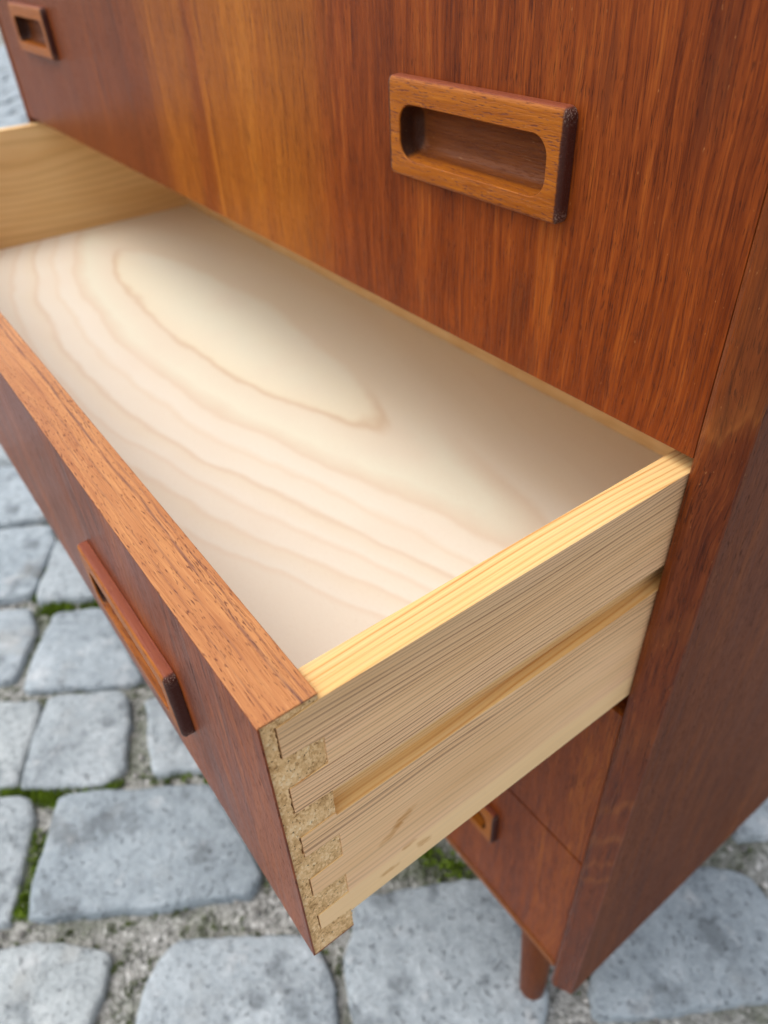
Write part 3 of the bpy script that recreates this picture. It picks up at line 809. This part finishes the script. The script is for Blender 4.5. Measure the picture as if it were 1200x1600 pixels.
# chipboard core: plain board between the joints, combs at the joints
V, F = board_with_holes(-W + 0.0160, -0.0152, BT + 0.0002, TP - 0.0008, PULL + 0.00085, YB, hs2)
mesh_obj('core_board', V, F, M['chip'], dr)
def jag(a, b, n, amp, seed):
    """points from a to b (exclusive of b) with small breakouts"""
    out = []
    for k in range(n):
        t = k / n; p_ = (a[0] + (b[0] - a[0]) * t, a[1] + (b[1] - a[1]) * t)
        if k:
            nx, ny = -(b[1] - a[1]), (b[0] - a[0]); l = math.hypot(nx, ny) or 1
            w = mnoise.noise(Vector((p_[0] * 900, p_[1] * 900, seed))) * amp
            p_ = (p_[0] + nx / l * w, p_[1] + ny / l * w)
        out.append(p_)
    return out
def comb_core(gap=g_):
    pts = [(PULL + 0.00085, TP - 0.0008), (YB, TP - 0.0008)]
    cur = (YB, TP - 0.0008)
    path = []
    for (bt, bb), (tt, tb) in zip(TB, TT):
        path += [(YB, bt + gap), (TY - gap * 2.6, tt + gap), (TY - gap * 2.6, tb - gap), (YB, bb - gap)]
    path += [(YB, BT + 0.0002), (PULL + 0.00085, BT + 0.0002)]
    full = [(PULL + 0.00085, TP - 0.0008), (YB, TP - 0.0008)] + path
    out = []
    for i in range(len(full)):
        a, b = full[i], full[(i + 1) % len(full)]
        inner = 2 <= i < 2 + 4 * len(TB)
        out += jag(a, b, 14 if inner else 1, 0.0007, 3.0)
    return out
def tri_extrude(poly, x0, x1):
    """extrude a concave (y,z) outline along x with triangulated caps"""
    bm = bmesh.new()
    vs = [bm.verts.new((x1, a, b)) for a, b in poly]
    f = bm.faces.new(vs)
    r = bmesh.ops.extrude_face_region(bm, geom=[f])
    for v in [e for e in r['geom'] if isinstance(e, bmesh.types.BMVert)]: v.co.x = x0
    bmesh.ops.triangulate(bm, faces=[q for q in bm.faces if len(q.verts) > 4])
    bm.verts.index_update()
    V = [tuple(v.co) for v in bm.verts]; F = [tuple(v.index for v in q.verts) for q in bm.faces]
    bm.free(); return V, F
for x0, x1 in ((-0.0150, -0.0006), (-W + 0.0014, -W + 0.0158)):
    V, F = tri_extrude(comb_core(), x0, x1)
    mesh_obj('joint_block', V, F, M['chip'], dr)
# teak edging on top of the front, and along its lower edge
V, F = box(-W + 0.0018, -0.0005, PULL + 0.0001, YB + 0.0002, TP - 0.0007, TP + 0.0003)
mesh_obj('top_edging', V, F, M['lip'], dr, bevel=0.0003)
V, F = box(-W + 0.0018, -0.0005, PULL + 0.0009, YB, BT - 0.0006, BT + 0.0001)
mesh_obj('lower_edging', V, F, M['rail'], dr)
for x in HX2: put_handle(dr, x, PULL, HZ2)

YE = 0.1940                      # rear end of the sides
GT, GB = -0.0628, -0.0802        # groove
def side_boards(right=True):
    # outline of the full side with tails, as (y, z)
    def outline(z_hi, z_lo, tails):
        pts = [(YE, z_hi)]
        pts.append((YB, z_hi))
        for (bt, bb), (tt, tb) in tails:
            if abs(bt - z_hi) > 1e-5: pts.append((YB, bt))
            pts += jag((YB, bt), (TY, tt), 1, 0, 0)[1:] + [(TY, tt), (TY, tb), (YB, bb)]
        pts += [(YB, z_lo), (YE, z_lo)]
        out = []
        for q in pts:
            if not out or (abs(q[0] - out[-1][0]) + abs(q[1] - out[-1][1])) > 1e-6: out.append(q)
        return out
    T = list(zip(TB, TT))
    parts = []
    xo, xm, xi = (-0.0002, -0.0066, -0.0150) if right else (-W + 0.0012, -W + 0.0076, -W + 0.0160)
    up = outline(STOP, GT, T[:2]); lo = outline(GB, SBOT, T[2:])
    parts.append(tri_extrude(up, min(xo, xm), max(xo, xm)))
    parts.append(tri_extrude(lo, min(xo, xm), max(xo, xm)))
    full = outline(STOP, SBOT, T)
    parts.append(tri_extrude(full, min(xm - 0.00001, xi) if right else xm + 0.00001, max(xm - 0.00001, xi) if right else xi))
    return join(*parts)
V, F = side_boards(True)
mesh_obj('drawer_side', V, F, M['pine'], dr, bevel=0.00035)
V, F = side_boards(False)
mesh_obj('drawer_side', V, F, M['pinefar'], dr, bevel=0.0006)
V, F = box(-W + 0.0162, -0.0152, YB + 0.0002, 0.1795, -0.1475, -0.1435)
mesh_obj('drawer_bottom', V, F, M['birch'], dr)
V, F = box(-W + 0.0162, -0.0152, 0.1800, 0.1930, -0.1600, -0.0200)
mesh_obj('drawer_back', V, F, M['pinefar'], dr, bevel=0.0006)
